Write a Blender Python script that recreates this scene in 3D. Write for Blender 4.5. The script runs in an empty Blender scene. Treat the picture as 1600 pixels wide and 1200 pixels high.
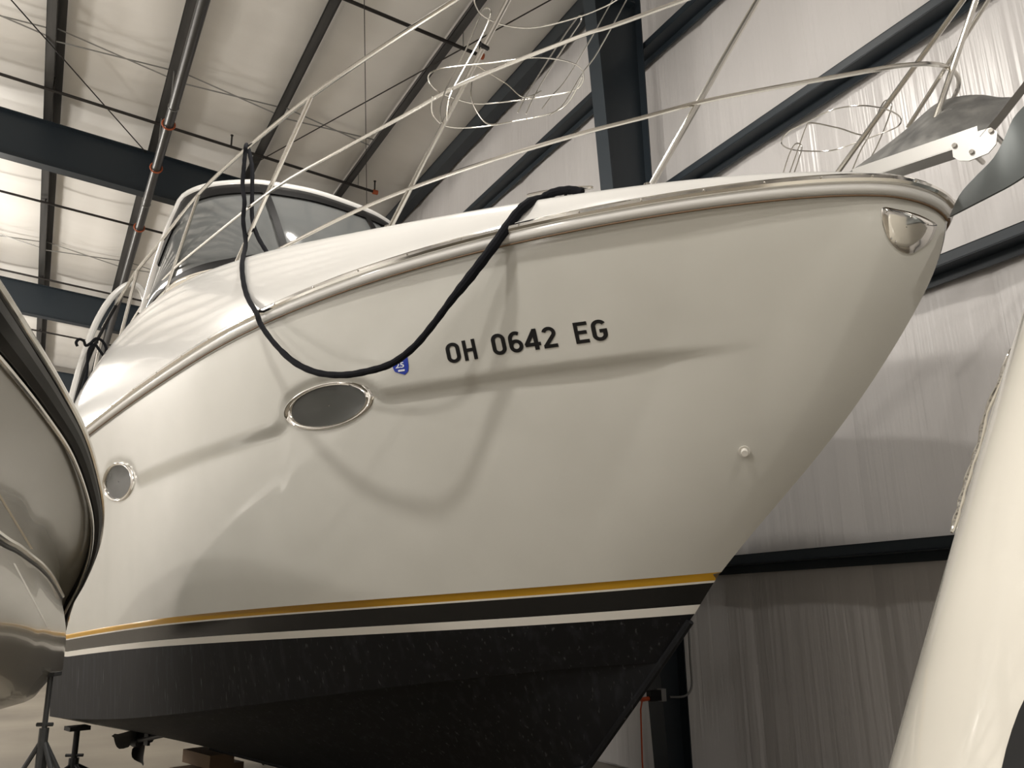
import bpy, bmesh, math, random
import numpy as np
from mathutils import Vector, Matrix
from mathutils.bvhtree import BVHTree
random.seed(7)
S = bpy.context.scene
C = S.collection

# ---------------------------------------------------------------- camera
CAM = np.array([0.0, 0.0, 1.5])
F = 1304.0
YA, PI_, RO = map(math.radians, (29.46, 15.32, -1.022))
_f = np.array([math.sin(YA)*math.cos(PI_), math.cos(YA)*math.cos(PI_), math.sin(PI_)])
_r0 = np.array([math.cos(YA), -math.sin(YA), 0.0]); _u0 = np.cross(_r0, _f)
_r = math.cos(RO)*_r0 + math.sin(RO)*_u0
_u = -math.sin(RO)*_r0 + math.cos(RO)*_u0
cd = bpy.data.cameras.new('camera'); cam = bpy.data.objects.new('camera', cd); C.objects.link(cam)
cd.sensor_fit = 'HORIZONTAL'; cd.sensor_width = 36.0; cd.lens = F/1600*36; cd.clip_start = 0.05; cd.clip_end = 200
cam.matrix_world = Matrix(((_r[0], _u[0], -_f[0], CAM[0]), (_r[1], _u[1], -_f[1], CAM[1]), (_r[2], _u[2], -_f[2], CAM[2]), (0, 0, 0, 1)))
S.camera = cam

# ---------------------------------------------------------------- world, exposure, hall lamps and added fill lamps
w = bpy.data.worlds.new('world'); S.world = w; w.use_nodes = True
w.node_tree.nodes['Background'].inputs[0].default_value = (0.02, 0.02, 0.02, 1)
vs = S.view_settings
vs.view_transform = 'Standard'; vs.look = 'None'; vs.gamma = 1.0; vs.use_curve_mapping = False
vs.exposure = 0.12
# x, y, z, watts of the downward face, watts spilling up and sideways
LAMPS = [(-1.15, 1.35, 6.8, 185, 25), (1.4, 5.2, 7.5, 140, 15), (-5.0, 11.5, 6.9, 60, 330), (-3.0, 17.6, 6.9, 60, 470), (-4.4, 25.0, 6.9, 60, 800),
         (-9.5, 0.0, 7.2, 60, 850), (-9.5, 8.0, 7.4, 60, 300), (-9.5, 16.0, 7.4, 60, 850), (-9.5, 24.0, 7.4, 60, 850), (1.7, -3.2, 7.4, 190, 10)]  # first pair placed from shadows; the others added to brighten ceiling, hull and wall
LCOL = (1.0, 0.945, 0.87)
for (x, y, z, wd, ws_) in LAMPS:           # high-bay and added fill lamps: a downward face, and light spilling up and sideways
    ld = bpy.data.lights.new('lamp_face', 'AREA'); ld.shape = 'DISK'; ld.size = 0.36; ld.energy = wd; ld.color = LCOL
    lo = bpy.data.objects.new('lamp_face', ld); lo.location = (x, y, z-0.02); C.objects.link(lo)
    ld = bpy.data.lights.new('lamp_spill', 'POINT'); ld.energy = ws_; ld.shadow_soft_size = 0.4; ld.color = LCOL
    lo = bpy.data.objects.new('lamp_spill', ld); lo.location = (x, y, z-0.3); C.objects.link(lo)
EZ = np.array([0, 0, 1.0])
# ---------------------------------------------------------------- geometry helpers
def ray(x, y): return _r*(x-800)/F + _u*(600-y)/F + _f
def proj(P):
    v = np.asarray(P, float)-CAM; d = v@_f
    return 800+F*(v@_r)/d, 600-F*(v@_u)/d
HH = np.array([math.cos(YA), -math.sin(YA), 0.0]); DD = np.array([math.sin(YA), math.cos(YA), 0.0])
def at_d(x, y, d):                      # point on a pixel's ray at forward distance d
    v = ray(x, y); return CAM + v*(d/(v@DD))
def at_X(x, y, X): v = ray(x, y); return CAM+v*(X/v[0])
def at_Y(x, y, Y): v = ray(x, y); return CAM+v*(Y/v[1])
RZE = 7.1                                # roof: underside of purlins at the wall, above the camera
def roof_z(x): return CAM[2]+RZE+(5.2-x)/12
def at_roof(x, y, dz=0.0): v = ray(x, y); return CAM+v*((RZE+dz+5.2/12)/(v[2]+v[0]/12))

BPHI, BD0 = math.radians(47), 3.45
AFT = -math.cos(BPHI)*HH+math.sin(BPHI)*DD
STB = -math.sin(BPHI)*HH-math.cos(BPHI)*DD
BOW = CAM+HH*.572*BD0+DD*BD0
def bt(s, b, z): return BOW*np.array([1, 1, 0])+AFT*s+STB*b+np.array([0, 0, CAM[2]+z])   # boat frame; z above camera height
def on_b(x, y, b):                      # ray meets plane at lateral offset b of the boat
    v = ray(x, y); t = ((BOW-CAM)@STB+b)/(v@STB); P = v*t-(BOW-CAM); return P@AFT, b, v[2]*t
def on_s(x, y, s):
    v = ray(x, y); t = ((BOW-CAM)@AFT+s)/(v@AFT); P = v*t-(BOW-CAM); return s, P@STB, v[2]*t
def on_z(x, y, z):
    v = ray(x, y); P = v*(z/v[2])-(BOW-CAM); return P@AFT, P@STB, z
def plan(s0, L, B, n, r):
    def f(s):
        q = s-s0
        if q <= 0: return q*5
        t = min(q/L, 1.0); return B*(1-(1-t**r)**n)
    return f
def on_plan(x, y, Bf):                  # ray meets the upright surface standing on a plan curve of the boat
    v = ray(x, y); o = BOW-CAM
    ts = np.linspace(.5, 16, 1200); prev = None
    for t in ts:
        P = v*t-o; g = P@STB-Bf(P@AFT)
        if prev is not None and prev > 0 and g <= 0:
            a, b = t-(ts[1]-ts[0]), t
            for _ in range(30):
                m = (a+b)/2; P = v*m-o
                if P@STB-Bf(P@AFT) > 0: a = m
                else: b = m
            P = v*a-o; return P@AFT, P@STB, v[2]*a
        prev = g
    return None
def catmull(pts, n=8, closed=False):
    pts = [np.asarray(p, float) for p in pts]; N = len(pts); out = []
    rng = range(N if closed else N-1)
    for i in rng:
        g = (lambda k: pts[k % N]) if closed else (lambda k: pts[min(max(k, 0), N-1)])
        p0, p1, p2, p3 = g(i-1), g(i), g(i+1), g(i+2)
        for k in range(n):
            t = k/n
            out.append(.5*((2*p1)+(p2-p0)*t+(2*p0-5*p1+4*p2-p3)*t*t+(3*p1-p0-3*p2+p3)*t**3))
    if not closed: out.append(pts[-1])
    return out
def resample(pts, n):
    P = np.array(pts); d = np.r_[0, np.cumsum(np.linalg.norm(np.diff(P, axis=0), axis=1))]
    q = np.linspace(0, d[-1], n)
    return np.stack([np.interp(q, d, P[:, k]) for k in range(P.shape[1])], 1)

class MB:
    def __init__(s): s.v = []; s.f = []
    def add(s, v, f):
        o = len(s.v); s.v += [tuple(map(float, p)) for p in v]; s.f += [tuple(i+o for i in q) for q in f]; return s
    def grid(s, rows, close_u=False, close_v=False):
        n, m = len(rows), len(rows[0]); vs_ = [p for r in rows for p in r]; f = []
        for i in range(n if close_v else n-1):
            for j in range(m if close_u else m-1):
                a, b = i*m+j, i*m+(j+1) % m; c, d = ((i+1) % n)*m+(j+1) % m, ((i+1) % n)*m+j
                f.append((a, b, c, d))
        return s.add(vs_, f)
    def box(s, c, ax, ay, az):          # centre and half axes
        c, ax, ay, az = map(lambda q: np.asarray(q, float), (c, ax, ay, az))
        v = [c+i*ax+j*ay+k*az for i in (-1, 1) for j in (-1, 1) for k in (-1, 1)]
        return s.add(v, [(0, 1, 3, 2), (4, 6, 7, 5), (0, 4, 5, 1), (2, 3, 7, 6), (0, 2, 6, 4), (1, 5, 7, 3)])
    def abox(s, x0, x1, y0, y1, z0, z1):
        return s.box(((x0+x1)/2, (y0+y1)/2, (z0+z1)/2), ((x1-x0)/2, 0, 0), (0, (y1-y0)/2, 0), (0, 0, (z1-z0)/2))
    def tube(s, pts, r, n=8, closed=False, cap=True, sy=1.0, up=None):
        P = [np.asarray(p, float) for p in pts]; N = len(P); rows = []; prev = None
        for i in range(N):
            a = P[(i-1) % N] if closed or i else P[0]; b = P[(i+1) % N] if closed or i < N-1 else P[-1]
            t = b-a; t = t/(np.linalg.norm(t)+1e-12)
            if up is not None: n1 = np.asarray(up, float)
            elif prev is None: n1 = np.array([0, 0, 1.0]) if abs(t[2]) < .9 else np.array([1.0, 0, 0])
            else: n1 = prev
            n1 = n1-t*(n1@t); n1 /= np.linalg.norm(n1)+1e-12; prev = n1; n2 = np.cross(t, n1)
            rr = r[i] if hasattr(r, '__len__') else r
            rows.append([P[i]+rr*(math.cos(q)*n1*sy+math.sin(q)*n2) for q in [2*math.pi*k/n for k in range(n)]])
        o = len(s.v); s.grid(rows, close_u=True, close_v=closed)
        if cap and not closed:
            s.f.append(tuple(o+k for k in range(n))[::-1]); s.f.append(tuple(o+(N-1)*n+k for k in range(n)))
        return s
    def ball(s, c, r, n=8):
        rows = []
        for i in range(n//2+1):
            th = math.pi*i/(n//2); rows.append([np.array(c)+r*np.array([math.sin(th)*math.cos(2*math.pi*k/n), math.sin(th)*math.sin(2*math.pi*k/n), math.cos(th)]) for k in range(n)])
        return s.grid(rows, close_u=True)
    def lathe(s, c, prof, axis=(0, 0, 1), n=20):
        a = Vector(axis).normalized(); e1 = a.orthogonal().normalized(); e2 = a.cross(e1); rows = []
        for r, h in prof: rows.append([np.array(c)+np.array(a)*h+r*(math.cos(2*math.pi*k/n)*np.array(e1)+math.sin(2*math.pi*k/n)*np.array(e2)) for k in range(n)])
        return s.grid(rows, close_u=True)
    def prism(s, poly, off):            # extruded outline, both faces and rim
        n = len(poly); off = np.asarray(off, float); a = [np.asarray(p, float) for p in poly]
        return s.add(a+[p+off for p in a], [tuple(range(n))[::-1], tuple(range(n, 2*n))]+[(i, (i+1) % n, n+(i+1) % n, n+i) for i in range(n)])
    def build(s, name, mat, parent=None, smooth=True, loc=None, auto=35):
        me = bpy.data.meshes.new(name)
        o = np.zeros(3)
        if parent is not None:
            q = parent
            while q is not None: o = o+np.array(q.location); q = q.parent
        elif loc is not None: o = np.array(loc, float)
        me.from_pydata([tuple(np.array(p)-o) for p in s.v], [], s.f); me.validate()
        bm = bmesh.new(); bm.from_mesh(me); bmesh.ops.remove_doubles(bm, verts=bm.verts, dist=1e-5); bmesh.ops.recalc_face_normals(bm, faces=bm.faces)
        bm.to_mesh(me); bm.free()
        if smooth:
            me.polygons.foreach_set('use_smooth', [True]*len(me.polygons))
            if auto:
                try: me.set_sharp_from_angle(angle=math.radians(auto))
                except Exception: pass
        me.materials.append(M[mat])
        ob = bpy.data.objects.new(name, me); C.objects.link(ob)
        if parent is not None: ob.parent = parent
        elif loc is not None: ob.location = loc
        return ob
def tag(o, label, cat, group=None):
    o['label'] = label; o['category'] = cat
    if group: o['group'] = group
    return o
def thing(name, label, cat, loc, group=None):
    o = bpy.data.objects.new(name, None); o.empty_display_size = .1; o.location = tuple(map(float, loc)); C.objects.link(o)
    return tag(o, label, cat, group)
def struct(o): o['kind'] = 'structure'; return o

# ---------------------------------------------------------------- materials
M = {}
def mat(name, col, rough=.5, metal=0., spec=.5, coat=0., trans=0., ior=1.45):
    m = bpy.data.materials.new(name); m.use_nodes = True; b = m.node_tree.nodes['Principled BSDF']
    b.inputs['Base Color'].default_value = (*col, 1); b.inputs['Roughness'].default_value = rough; b.inputs['Metallic'].default_value = metal
    b.inputs['Specular IOR Level'].default_value = spec; b.inputs['Coat Weight'].default_value = coat; b.inputs['Coat Roughness'].default_value = .03
    b.inputs['Transmission Weight'].default_value = trans; b.inputs['IOR'].default_value = ior
    M[name] = m; return m
def noise_col(name, c1, c2, scale=(4, 4, 4), sc=3.0, lo=.35, hi=.65, bump=0., detail=6, bscale=None, rough=None):
    m = M[name]; nt = m.node_tree; b = nt.nodes['Principled BSDF']
    tc = nt.nodes.new('ShaderNodeTexCoord'); mp = nt.nodes.new('ShaderNodeMapping'); mp.inputs['Scale'].default_value = scale
    nz = nt.nodes.new('ShaderNodeTexNoise'); nz.inputs['Scale'].default_value = sc; nz.inputs['Detail'].default_value = detail
    cr = nt.nodes.new('ShaderNodeValToRGB'); cr.color_ramp.elements[0].position = lo; cr.color_ramp.elements[1].position = hi
    cr.color_ramp.elements[0].color = (*c1, 1); cr.color_ramp.elements[1].color = (*c2, 1)
    nt.links.new(tc.outputs['Object'], mp.inputs['Vector']); nt.links.new(mp.outputs[0], nz.inputs['Vector'])
    nt.links.new(nz.outputs['Fac'], cr.inputs['Fac']); nt.links.new(cr.outputs['Color'], b.inputs['Base Color'])
    if rough:
        mr = nt.nodes.new('ShaderNodeMapRange'); mr.inputs['To Min'].default_value = rough[0]; mr.inputs['To Max'].default_value = rough[1]
        nt.links.new(nz.outputs['Fac'], mr.inputs['Value']); nt.links.new(mr.outputs[0], b.inputs['Roughness'])
    if bump:
        mp2 = mp
        if bscale:
            mp2 = nt.nodes.new('ShaderNodeMapping'); mp2.inputs['Scale'].default_value = bscale; nt.links.new(tc.outputs['Object'], mp2.inputs['Vector'])
        n2 = nt.nodes.new('ShaderNodeTexNoise'); n2.inputs['Scale'].default_value = 1.0 if bscale else sc; n2.inputs['Detail'].default_value = 3
        nt.links.new(mp2.outputs[0], n2.inputs['Vector'])
        bp = nt.nodes.new('ShaderNodeBump'); bp.inputs['Strength'].default_value = bump; bp.inputs['Distance'].default_value = .02
        nt.links.new(n2.outputs['Fac'], bp.inputs['Height']); nt.links.new(bp.outputs[0], b.inputs['Normal'])
    return m
mat('gelcoat', (.58, .575, .535), .16, coat=.35); noise_col('gelcoat', (.57, .565, .525), (.595, .59, .55), sc=.6, detail=2)
mat('deck_white', (.68, .675, .655), .18, coat=.4)
mat('cream_hull', (.68, .655, .59), .12, coat=.5)
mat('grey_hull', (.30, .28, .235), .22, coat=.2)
mat('gold', (.50, .27, .015), .3)
mat('stripe_white', (.72, .70, .65), .25)
mat('gloss_black', (.008, .008, .008), .22)
mat('antifoul', (.012, .013, .017), .62, spec=.3); noise_col('antifoul', (.006, .0065, .008), (.022, .024, .029), scale=(14, 14, .8), sc=1.3, lo=.52, hi=.85, detail=8)
nt = M['antifoul'].node_tree
bs_ = nt.nodes['Principled BSDF']; tc_ = nt.nodes['Texture Coordinate']; prev_ = bs_.inputs['Base Color'].links[0].from_socket
mp_ = nt.nodes.new('ShaderNodeMapping'); mp_.inputs['Scale'].default_value = (30, 30, .55); nz_ = nt.nodes.new('ShaderNodeTexNoise'); nz_.inputs['Scale'].default_value = 1.6; nz_.inputs['Detail'].default_value = 1.0
rm_ = nt.nodes.new('ShaderNodeValToRGB'); rm_.color_ramp.elements[0].position = .66; rm_.color_ramp.elements[1].position = .98
mx_n = nt.nodes.new('ShaderNodeMixRGB'); mx_n.inputs['Color2'].default_value = (.13, .135, .14, 1)
nt.links.new(tc_.outputs['Object'], mp_.inputs['Vector']); nt.links.new(mp_.outputs[0], nz_.inputs['Vector']); nt.links.new(nz_.outputs['Fac'], rm_.inputs['Fac'])
nt.links.new(rm_.outputs['Color'], mx_n.inputs['Fac']); nt.links.new(prev_, mx_n.inputs['Color1']); nt.links.new(mx_n.outputs[0], bs_.inputs['Base Color'])
mat('chrome', (.78, .76, .72), .12, 1.0); mat('stainless', (.74, .72, .67), .17, 1.0)
mat('galvanised', (.34, .345, .34), .42, .85); noise_col('galvanised', (.26, .265, .265), (.40, .40, .39), sc=2.5, rough=(.32, .55))
mat('dark_galv', (.10, .11, .11), .45, .6)
mat('rubber', (.006, .006, .0065), .5, spec=.3); mat('rope', (.009, .0095, .012), .9, spec=.15)
nt = M['rope'].node_tree
wv = nt.nodes.new('ShaderNodeTexNoise'); wv.inputs['Scale'].default_value = 160
bp = nt.nodes.new('ShaderNodeBump'); bp.inputs['Strength'].default_value = .6; bp.inputs['Distance'].default_value = .004
nt.links.new(wv.outputs['Fac'], bp.inputs['Height']); nt.links.new(bp.outputs[0], nt.nodes['Principled BSDF'].inputs['Normal'])
mat('steel_paint', (.020, .028, .036), .42); mat('purlin_grey', (.055, .054, .052), .5); noise_col('purlin_grey', (.04, .04, .039), (.07, .068, .066), scale=(6, .4, 6), sc=2)
mat('pipe_black', (.018, .015, .013), .5); mat('pipe_grey', (.06, .06, .058), .35, .4); mat('orange', (.42, .10, .035), .5)
mat('red_orange', (.55, .08, .02), .5); mat('box_grey', (.26, .26, .26), .5); mat('conduit', (.22, .22, .22), .35, .7)
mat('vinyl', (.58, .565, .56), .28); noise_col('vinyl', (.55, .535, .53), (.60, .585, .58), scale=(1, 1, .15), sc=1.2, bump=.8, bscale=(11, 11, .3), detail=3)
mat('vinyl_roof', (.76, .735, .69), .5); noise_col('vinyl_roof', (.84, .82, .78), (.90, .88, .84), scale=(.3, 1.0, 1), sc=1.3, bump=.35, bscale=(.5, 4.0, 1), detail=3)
mat('seam', (.42, .41, .40), .5); mat('strap', (.30, .30, .29), .4, .5)
mat('concrete', (.28, .25, .21), .5); noise_col('concrete', (.17, .15, .12), (.29, .26, .21), scale=(1, 1, 1), sc=.5, lo=.3, hi=.7, bump=.1)
mat('tint_glass', (.15, .157, .157), .07, coat=.3, trans=.08, ior=1.4)
mat('port_glass', (.045, .047, .042), .16); mat('ink', (.006, .006, .007), .35); mat('sticker', (.02, .045, .36), .35); mat('sticker_white', (.75, .78, .85), .4)
mat('canvas', (.02, .021, .022), .8); mat('cabin', (.62, .57, .49), .25); mat('lamp_metal', (.4, .4, .4), .5); mat('tan', (.42, .33, .2), .4)
mat('alum', (.40, .395, .38), .38, .8); mat('wood', (.16, .10, .055), .7); mat('stand_grey', (.09, .095, .10), .45, .4); mat('bronze', (.010, .010, .010), .5)
mat('lens', (.9, .88, .8), .3)
b = M['lens'].node_tree.nodes['Principled BSDF']; b.inputs['Emission Color'].default_value = (1, .92, .8, 1); b.inputs['Emission Strength'].default_value = 6

# ---------------------------------------------------------------- hall: floor, walls, roof
WX = 5.3; XL = -12.0; Y0, Y1 = -8.6, 37.0; ZT = 9.9
struct(MB().abox(XL, WX+.1, Y0, Y1, -.1, 0).build('floor', 'concrete', smooth=False))
wall_r = struct(MB().abox(WX+.03, WX+.13, Y0, Y1, 0, 8.9).build('wall_right', 'vinyl', smooth=False))
# vinyl-faced insulation strips hung between seams
ys = [at_X(1246, 0, WX)[1]]
STRIP = 1.22
y = ys[0]
k0 = int((y-Y0)/STRIP)
edges = [ys[0]+STRIP*(k-k0) for k in range(0, k0+26)]
for k in range(len(edges)-1):
    ya, yb = edges[k], edges[k+1]
    if yb > Y1: break
    rows = []
    rnd = random.Random(k)
    ph = rnd.random()*6
    for i in range(25):
        z = .02+8.83*i/24
        row = []
        for j in range(13):
            t = j/12
            bow_ = .028*math.sin(math.pi*t)**.6+.004*math.sin(t*31+ph+z*.7)*math.sin(math.pi*t)
            row.append((WX+.028-bow_, ya+(yb-ya)*t, z))
        rows.append(row)
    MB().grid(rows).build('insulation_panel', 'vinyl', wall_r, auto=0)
struct(MB().abox(XL-.1, XL, Y0, Y1, 0, ZT).build('wall_left', 'vinyl', smooth=False))
struct(MB().abox(XL, WX+.1, Y1, Y1+.1, 0, ZT).build('wall_far', 'vinyl', smooth=False))
struct(MB().abox(XL, WX+.1, Y0-.1, Y0, 0, ZT).build('wall_back', 'vinyl', smooth=False))
PX = [at_roof(620, 190)[0]]
PX = [PX[0]-1.53*k for k in range(10)]
c0 = MB(); zr = roof_z(XL)+.36; zl = roof_z(WX)+.36
c0.add([(WX, Y0, zl), (WX, Y1, zl), (XL, Y1, zr), (XL, Y0, zr), (WX, Y0, zl+.1), (WX, Y1, zl+.1), (XL, Y1, zr+.1), (XL, Y0, zr+.1)], [(0, 1, 2, 3), (7, 6, 5, 4), (0, 4, 5, 1), (2, 6, 7, 3), (1, 5, 6, 2), (0, 3, 7, 4)])
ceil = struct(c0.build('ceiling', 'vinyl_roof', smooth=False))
xe = [WX]+PX
for k in range(len(xe)-1):
    xa, xb = xe[k], xe[k+1]
    for bay in range(6):
        ya = -8.6+7.6*bay; yb = min(ya+7.6, Y1)
        rows = []
        for i in range(33):
            yy = ya+(yb-ya)*i/32; row = []
            for j in range(9):
                t = j/8; xx = xa+(xb-xa)*t
                sag = .06*math.sin(math.pi*t)**.7+.010*math.sin(yy*5.1+k*2)*math.sin(math.pi*t)+.006*math.sin(yy*11.3+k)*math.sin(math.pi*t)
                row.append((xx, yy, roof_z(xx)+.31-sag))
            rows.append(row)
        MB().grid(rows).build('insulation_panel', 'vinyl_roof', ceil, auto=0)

# purlins: Z sections running the length of the hall
def zsec(mb, xc, y0, y1):
    zb = roof_z(xc); t = .004
    mb.abox(xc-t, xc+t, y0, y1, zb, zb+.25); mb.abox(xc-.11, xc+t, y0, y1, zb-.004, zb+.004); mb.abox(xc-t, xc+.11, y0, y1, zb+.245, zb+.253)
    mb.abox(xc-.11, xc-.104, y0, y1, zb-.004, zb+.03)
    return mb
names = ['fourth dark steel roof purlin counted from the eave beam', 'fifth', 'x']
ordw = ['first', 'second', 'third', 'fourth', 'fifth', 'sixth', 'seventh', 'eighth', 'ninth', 'tenth']
for k, x in enumerate(PX):
    tag(zsec(MB(), x, Y0+.02, Y1-.02).build('roof_purlin', 'purlin_grey', smooth=False), 'grey steel roof purlin, %s in from the eave strut' % ordw[k], 'purlin', 'roof purlins')
# girts and eave strut along the wall
GZ = [.355, 2.21, 4.075, 5.845]
for k, z in enumerate(GZ):
    z0 = CAM[2]+z; g = MB()
    g.abox(5.1, 5.3, Y0+.02, Y1-.02, z0-.004, z0+.004); g.abox(5.1, 5.106, Y0+.02, Y1-.02, z0, z0+.075); g.abox(5.24, 5.262, Y0+.02, Y1-.02, z0-.07, z0)
    g.abox(5.1, 5.122, Y0+.02, Y1-.02, z0+.070, z0+.076)
    o = g.build('wall_girt', 'steel_paint', smooth=False)
    tag(o, 'dark steel wall girt, %s up from the floor on the white wall' % ordw[k], 'girt', 'wall girts')
es = MB(); z0 = roof_z(5.2)
es.abox(5.08, 5.26, Y0+.02, Y1-.02, z0-.01, z0); es.abox(5.08, 5.088, Y0+.02, Y1-.02, z0, z0+.22); es.abox(5.08, 5.22, Y0+.02, Y1-.02, z0+.2, z0+.21)
tag(es.build('eave_strut', 'steel_paint', smooth=False), 'dark steel eave strut where the white wall meets the roof', 'beam')
# frames: column + rafter
YC = at_X(1000, 0, 5.06)[1]+.10
xin_t = at_Y(920, 0, YC)[0]; xin_b = at_Y(1034, 1200, YC)[0]; zt_ = at_Y(920, 0, YC)[2]; zb_ = at_Y(1034, 1200, YC)[2]
sl = (xin_t-xin_b)/(zt_-zb_)
def col_x(z): return xin_b+sl*(z-zb_)
ztop = roof_z(5.0)-.02
for k in range(5):
    yc = YC+7.6*(k-1)
    if yc > Y1: break
    visible = k == 1
    t = thing('steel_column', 'dark tapered steel column standing on the white wall behind the boat' if k == 1 else 'dark tapered steel column on the white wall, %s' % ('hidden behind the boat' if k > 1 else 'beside the bow-on cream boat'), 'column', (4.8, yc, 0), 'frame columns')
    zz = [0.01, ztop]
    m_ = MB(); m_.add([(col_x(z)+dx, yc+dy, z) for z in zz for dx, dy in ((0, -.1), (0, .1), (.012, .1), (.012, -.1))], [(0, 1, 2, 3), (4, 7, 6, 5)]+[(i, (i+1) % 4, 4+(i+1) % 4, 4+i) for i in range(4)])
    m_.build('inner_flange', 'steel_paint', t, smooth=False)
    m_ = MB(); m_.add([(x, yc+dy, z) for z in zz for x, dy in ((col_x(z)+.012, -.005), (5.05, -.005), (5.05, .005), (col_x(z)+.012, .005))], [(0, 1, 2, 3), (4, 7, 6, 5)]+[(i, (i+1) % 4, 4+(i+1) % 4, 4+i) for i in range(4)])
    m_.build('web', 'steel_paint', t, smooth=False)
    MB().abox(5.05, 5.062, yc-.1, yc+.1, .01, ztop).build('outer_flange', 'steel_paint', t, smooth=False)
    MB().abox(col_x(0)-.08, 5.09, yc-.14, yc+.14, 0, .012).build('base_plate', 'steel_paint', t, smooth=False)
    xr = xin_t
    t = thing('roof_rafter', 'dark blue-grey steel roof rafter, %s' % ('frame over the white boat\'s bow', 'meeting the column behind the rope cleat', 'spanning just behind the white boat\'s windshield', 'spanning far behind the windshield', 'furthest down the hall')[k], 'rafter', (0, yc, roof_z(0)), 'roof rafters')
    def raf(z_off0, z_off1, dy0, dy1):
        x0, x1 = XL+.02, 4.99
        v = [(x, yc+dy, roof_z(x)+zo) for x in (x0, x1) for zo, dy in ((z_off0, dy0), (z_off0, dy1), (z_off1, dy1), (z_off1, dy0))]
        return MB().add(v, [(0, 1, 2, 3), (4, 7, 6, 5)]+[(i, (i+1) % 4, 4+(i+1) % 4, 4+i) for i in range(4)])
    raf(-.024, -.010, -.1, .1).build('top_flange', 'steel_paint', t, smooth=False)
    raf(-.75, -.024, -.006, .006).build('web', 'steel_paint', t, smooth=False)
    raf(-.765, -.75, -.1, .1).build('bottom_flange', 'steel_paint', t, smooth=False)

# sprinkler pipes
PY = [at_roof(540, 0, -.08)[1], at_roof(300, 211, -.08)[1], at_roof(100, 325, -.08)[1]]
PY += [PY[2]+4.1, PY[2]+8.2]
mainx = at_roof(262, 200, -.87)[0]
def pz(x): return roof_z(x)-.07
endx = [at_roof(757, 82, -.08)[0], at_roof(588, 300, -.08)[0], 4.4, 4.4, 4.4]
for k, yy in enumerate(PY):
    x1 = endx[k]
    t = thing('sprinkler_pipe', 'thin black sprinkler pipe under the roof, %s' % ('ending behind the wire fender baskets', 'ending above the windshield with an upturned nozzle', 'crossing close behind the nearest rafter in view', 'crossing in front of the second rafter in view', 'furthest down the hall')[k], 'pipe', (0, yy, pz(0)), 'sprinkler branch pipes')
    MB().tube([(XL+.1, yy, pz(XL+.1)), (x1, yy, pz(x1))], .024, 8).build('pipe', 'pipe_black', t)
    MB().tube([(x1-.05, yy, pz(x1)), (x1+.035, yy, pz(x1))], .042, 8).build('elbow', 'orange', t)
    nx = [x1-.02, x1-2.05-.4, x1-5.0]
    for q, sx in enumerate(nx):
        MB().tube([(sx, yy, pz(sx)), (sx, yy, pz(sx)+.21)], .014, 6).build('sprig', 'pipe_black', t)
        MB().lathe((sx, yy, pz(sx)+.20), [(0, 0), (.024, 0), (.024, .012), (0, .02)], n=8).build('sprinkler_head', 'pipe_black', t)
    for q in range(5):
        hx = PX[0]-1.53*q
        if hx < x1-.1 and q % 2 == 0: MB().tube([(hx+.1, yy, pz(hx)+.02), (hx+.1, yy, roof_z(hx)+.2)], .006, 5).build('hanger_rod', 'strap', t)
t = thing('sprinkler_main', 'thick dark grey sprinkler main pipe running lengthwise below the rafters', 'pipe', (mainx, 12, roof_z(mainx)-.17))
zm = roof_z(mainx)-.86
MB().tube([(mainx, Y0+.1, zm), (mainx, Y1-.1, zm)], .066, 14).build('pipe', 'pipe_grey', t)
for px, py in [(250, 190), (243, 262), (205, 352)]:
    P = at_roof(px, py, -.86)
    ring = [(mainx+.082*math.cos(a), P[1], zm+.082*math.sin(a)) for a in np.linspace(0, 2*math.pi, 16, endpoint=False)]
    MB().tube(ring, .014, 6, closed=True).build('pipe_clamp', 'orange', t)
    MB().tube([(mainx, P[1], zm+.07), (mainx, P[1], roof_z(mainx)+.2)], .008, 6).build('hanger_rod', 'strap', t)
for px, py in [(268, 166), (224, 317)]:
    P = at_roof(px, py, -.86)
    ring = [(mainx+.068*math.cos(a), P[1], zm+.068*math.sin(a)) for a in np.linspace(0, 2*math.pi, 16, endpoint=False)]
    MB().tube(ring, .006, 6, closed=True).build('label_band', 'strap', t)

# roof bracing rods, wire, strap bridging
def rod(name, a, b, r, m, label, cat, group=None):
    return tag(MB().tube([a, b], r, 6).build(name, m), label, cat, group)
A, B_ = at_roof(-40, -65, -.03), at_roof(228, 238, -.03)
rod('brace_rod', A, B_, .009, 'pipe_black', 'thin dark brace rod crossing under the roof panels left of the sprinkler main', 'rod', 'roof brace rods')
A, B_ = at_roof(400, 254, -.03), at_roof(900, -22, -.03)
rod('brace_rod', A, B_, .009, 'pipe_black', 'thin dark brace rod crossing behind the bow rail toward the wire baskets', 'rod', 'roof brace rods')
A, B_ = at_roof(569, -10, -.14), at_roof(573, 318, -.14)
rod('hanging_wire', A, B_, .006, 'pipe_black', 'thin dark wire stretched below the sprinkler pipes behind the bow rail', 'wire')
YB1 = at_roof(360, 148, .1)[1]
for yb, where in ((YB1, 'near bay'), (YB1+7.6, 'bay beyond the rafter')):
    for k in range(0, 5):
        xa, xb = PX[k]-.01, PX[k+1]+.01
        t = thing('strap_bridging', 'crossed grey straps between the %s and %s roof purlins, %s' % (ordw[k], ordw[k+1], where), 'strap', ((xa+xb)/2, yb, roof_z(xa)), 'purlin strap bridging')
        for (za, zb) in ((.19, .02), (.02, .19)):
            a = np.array([xa, yb+(.02 if za > .1 else -.02), roof_z(xa)+za]); b_ = np.array([xb, yb+(.02 if za > .1 else -.02), roof_z(xb)+zb])
            MB().tube([a, b_], .012, 4).build('strap', 'strap', t, smooth=False)

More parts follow.
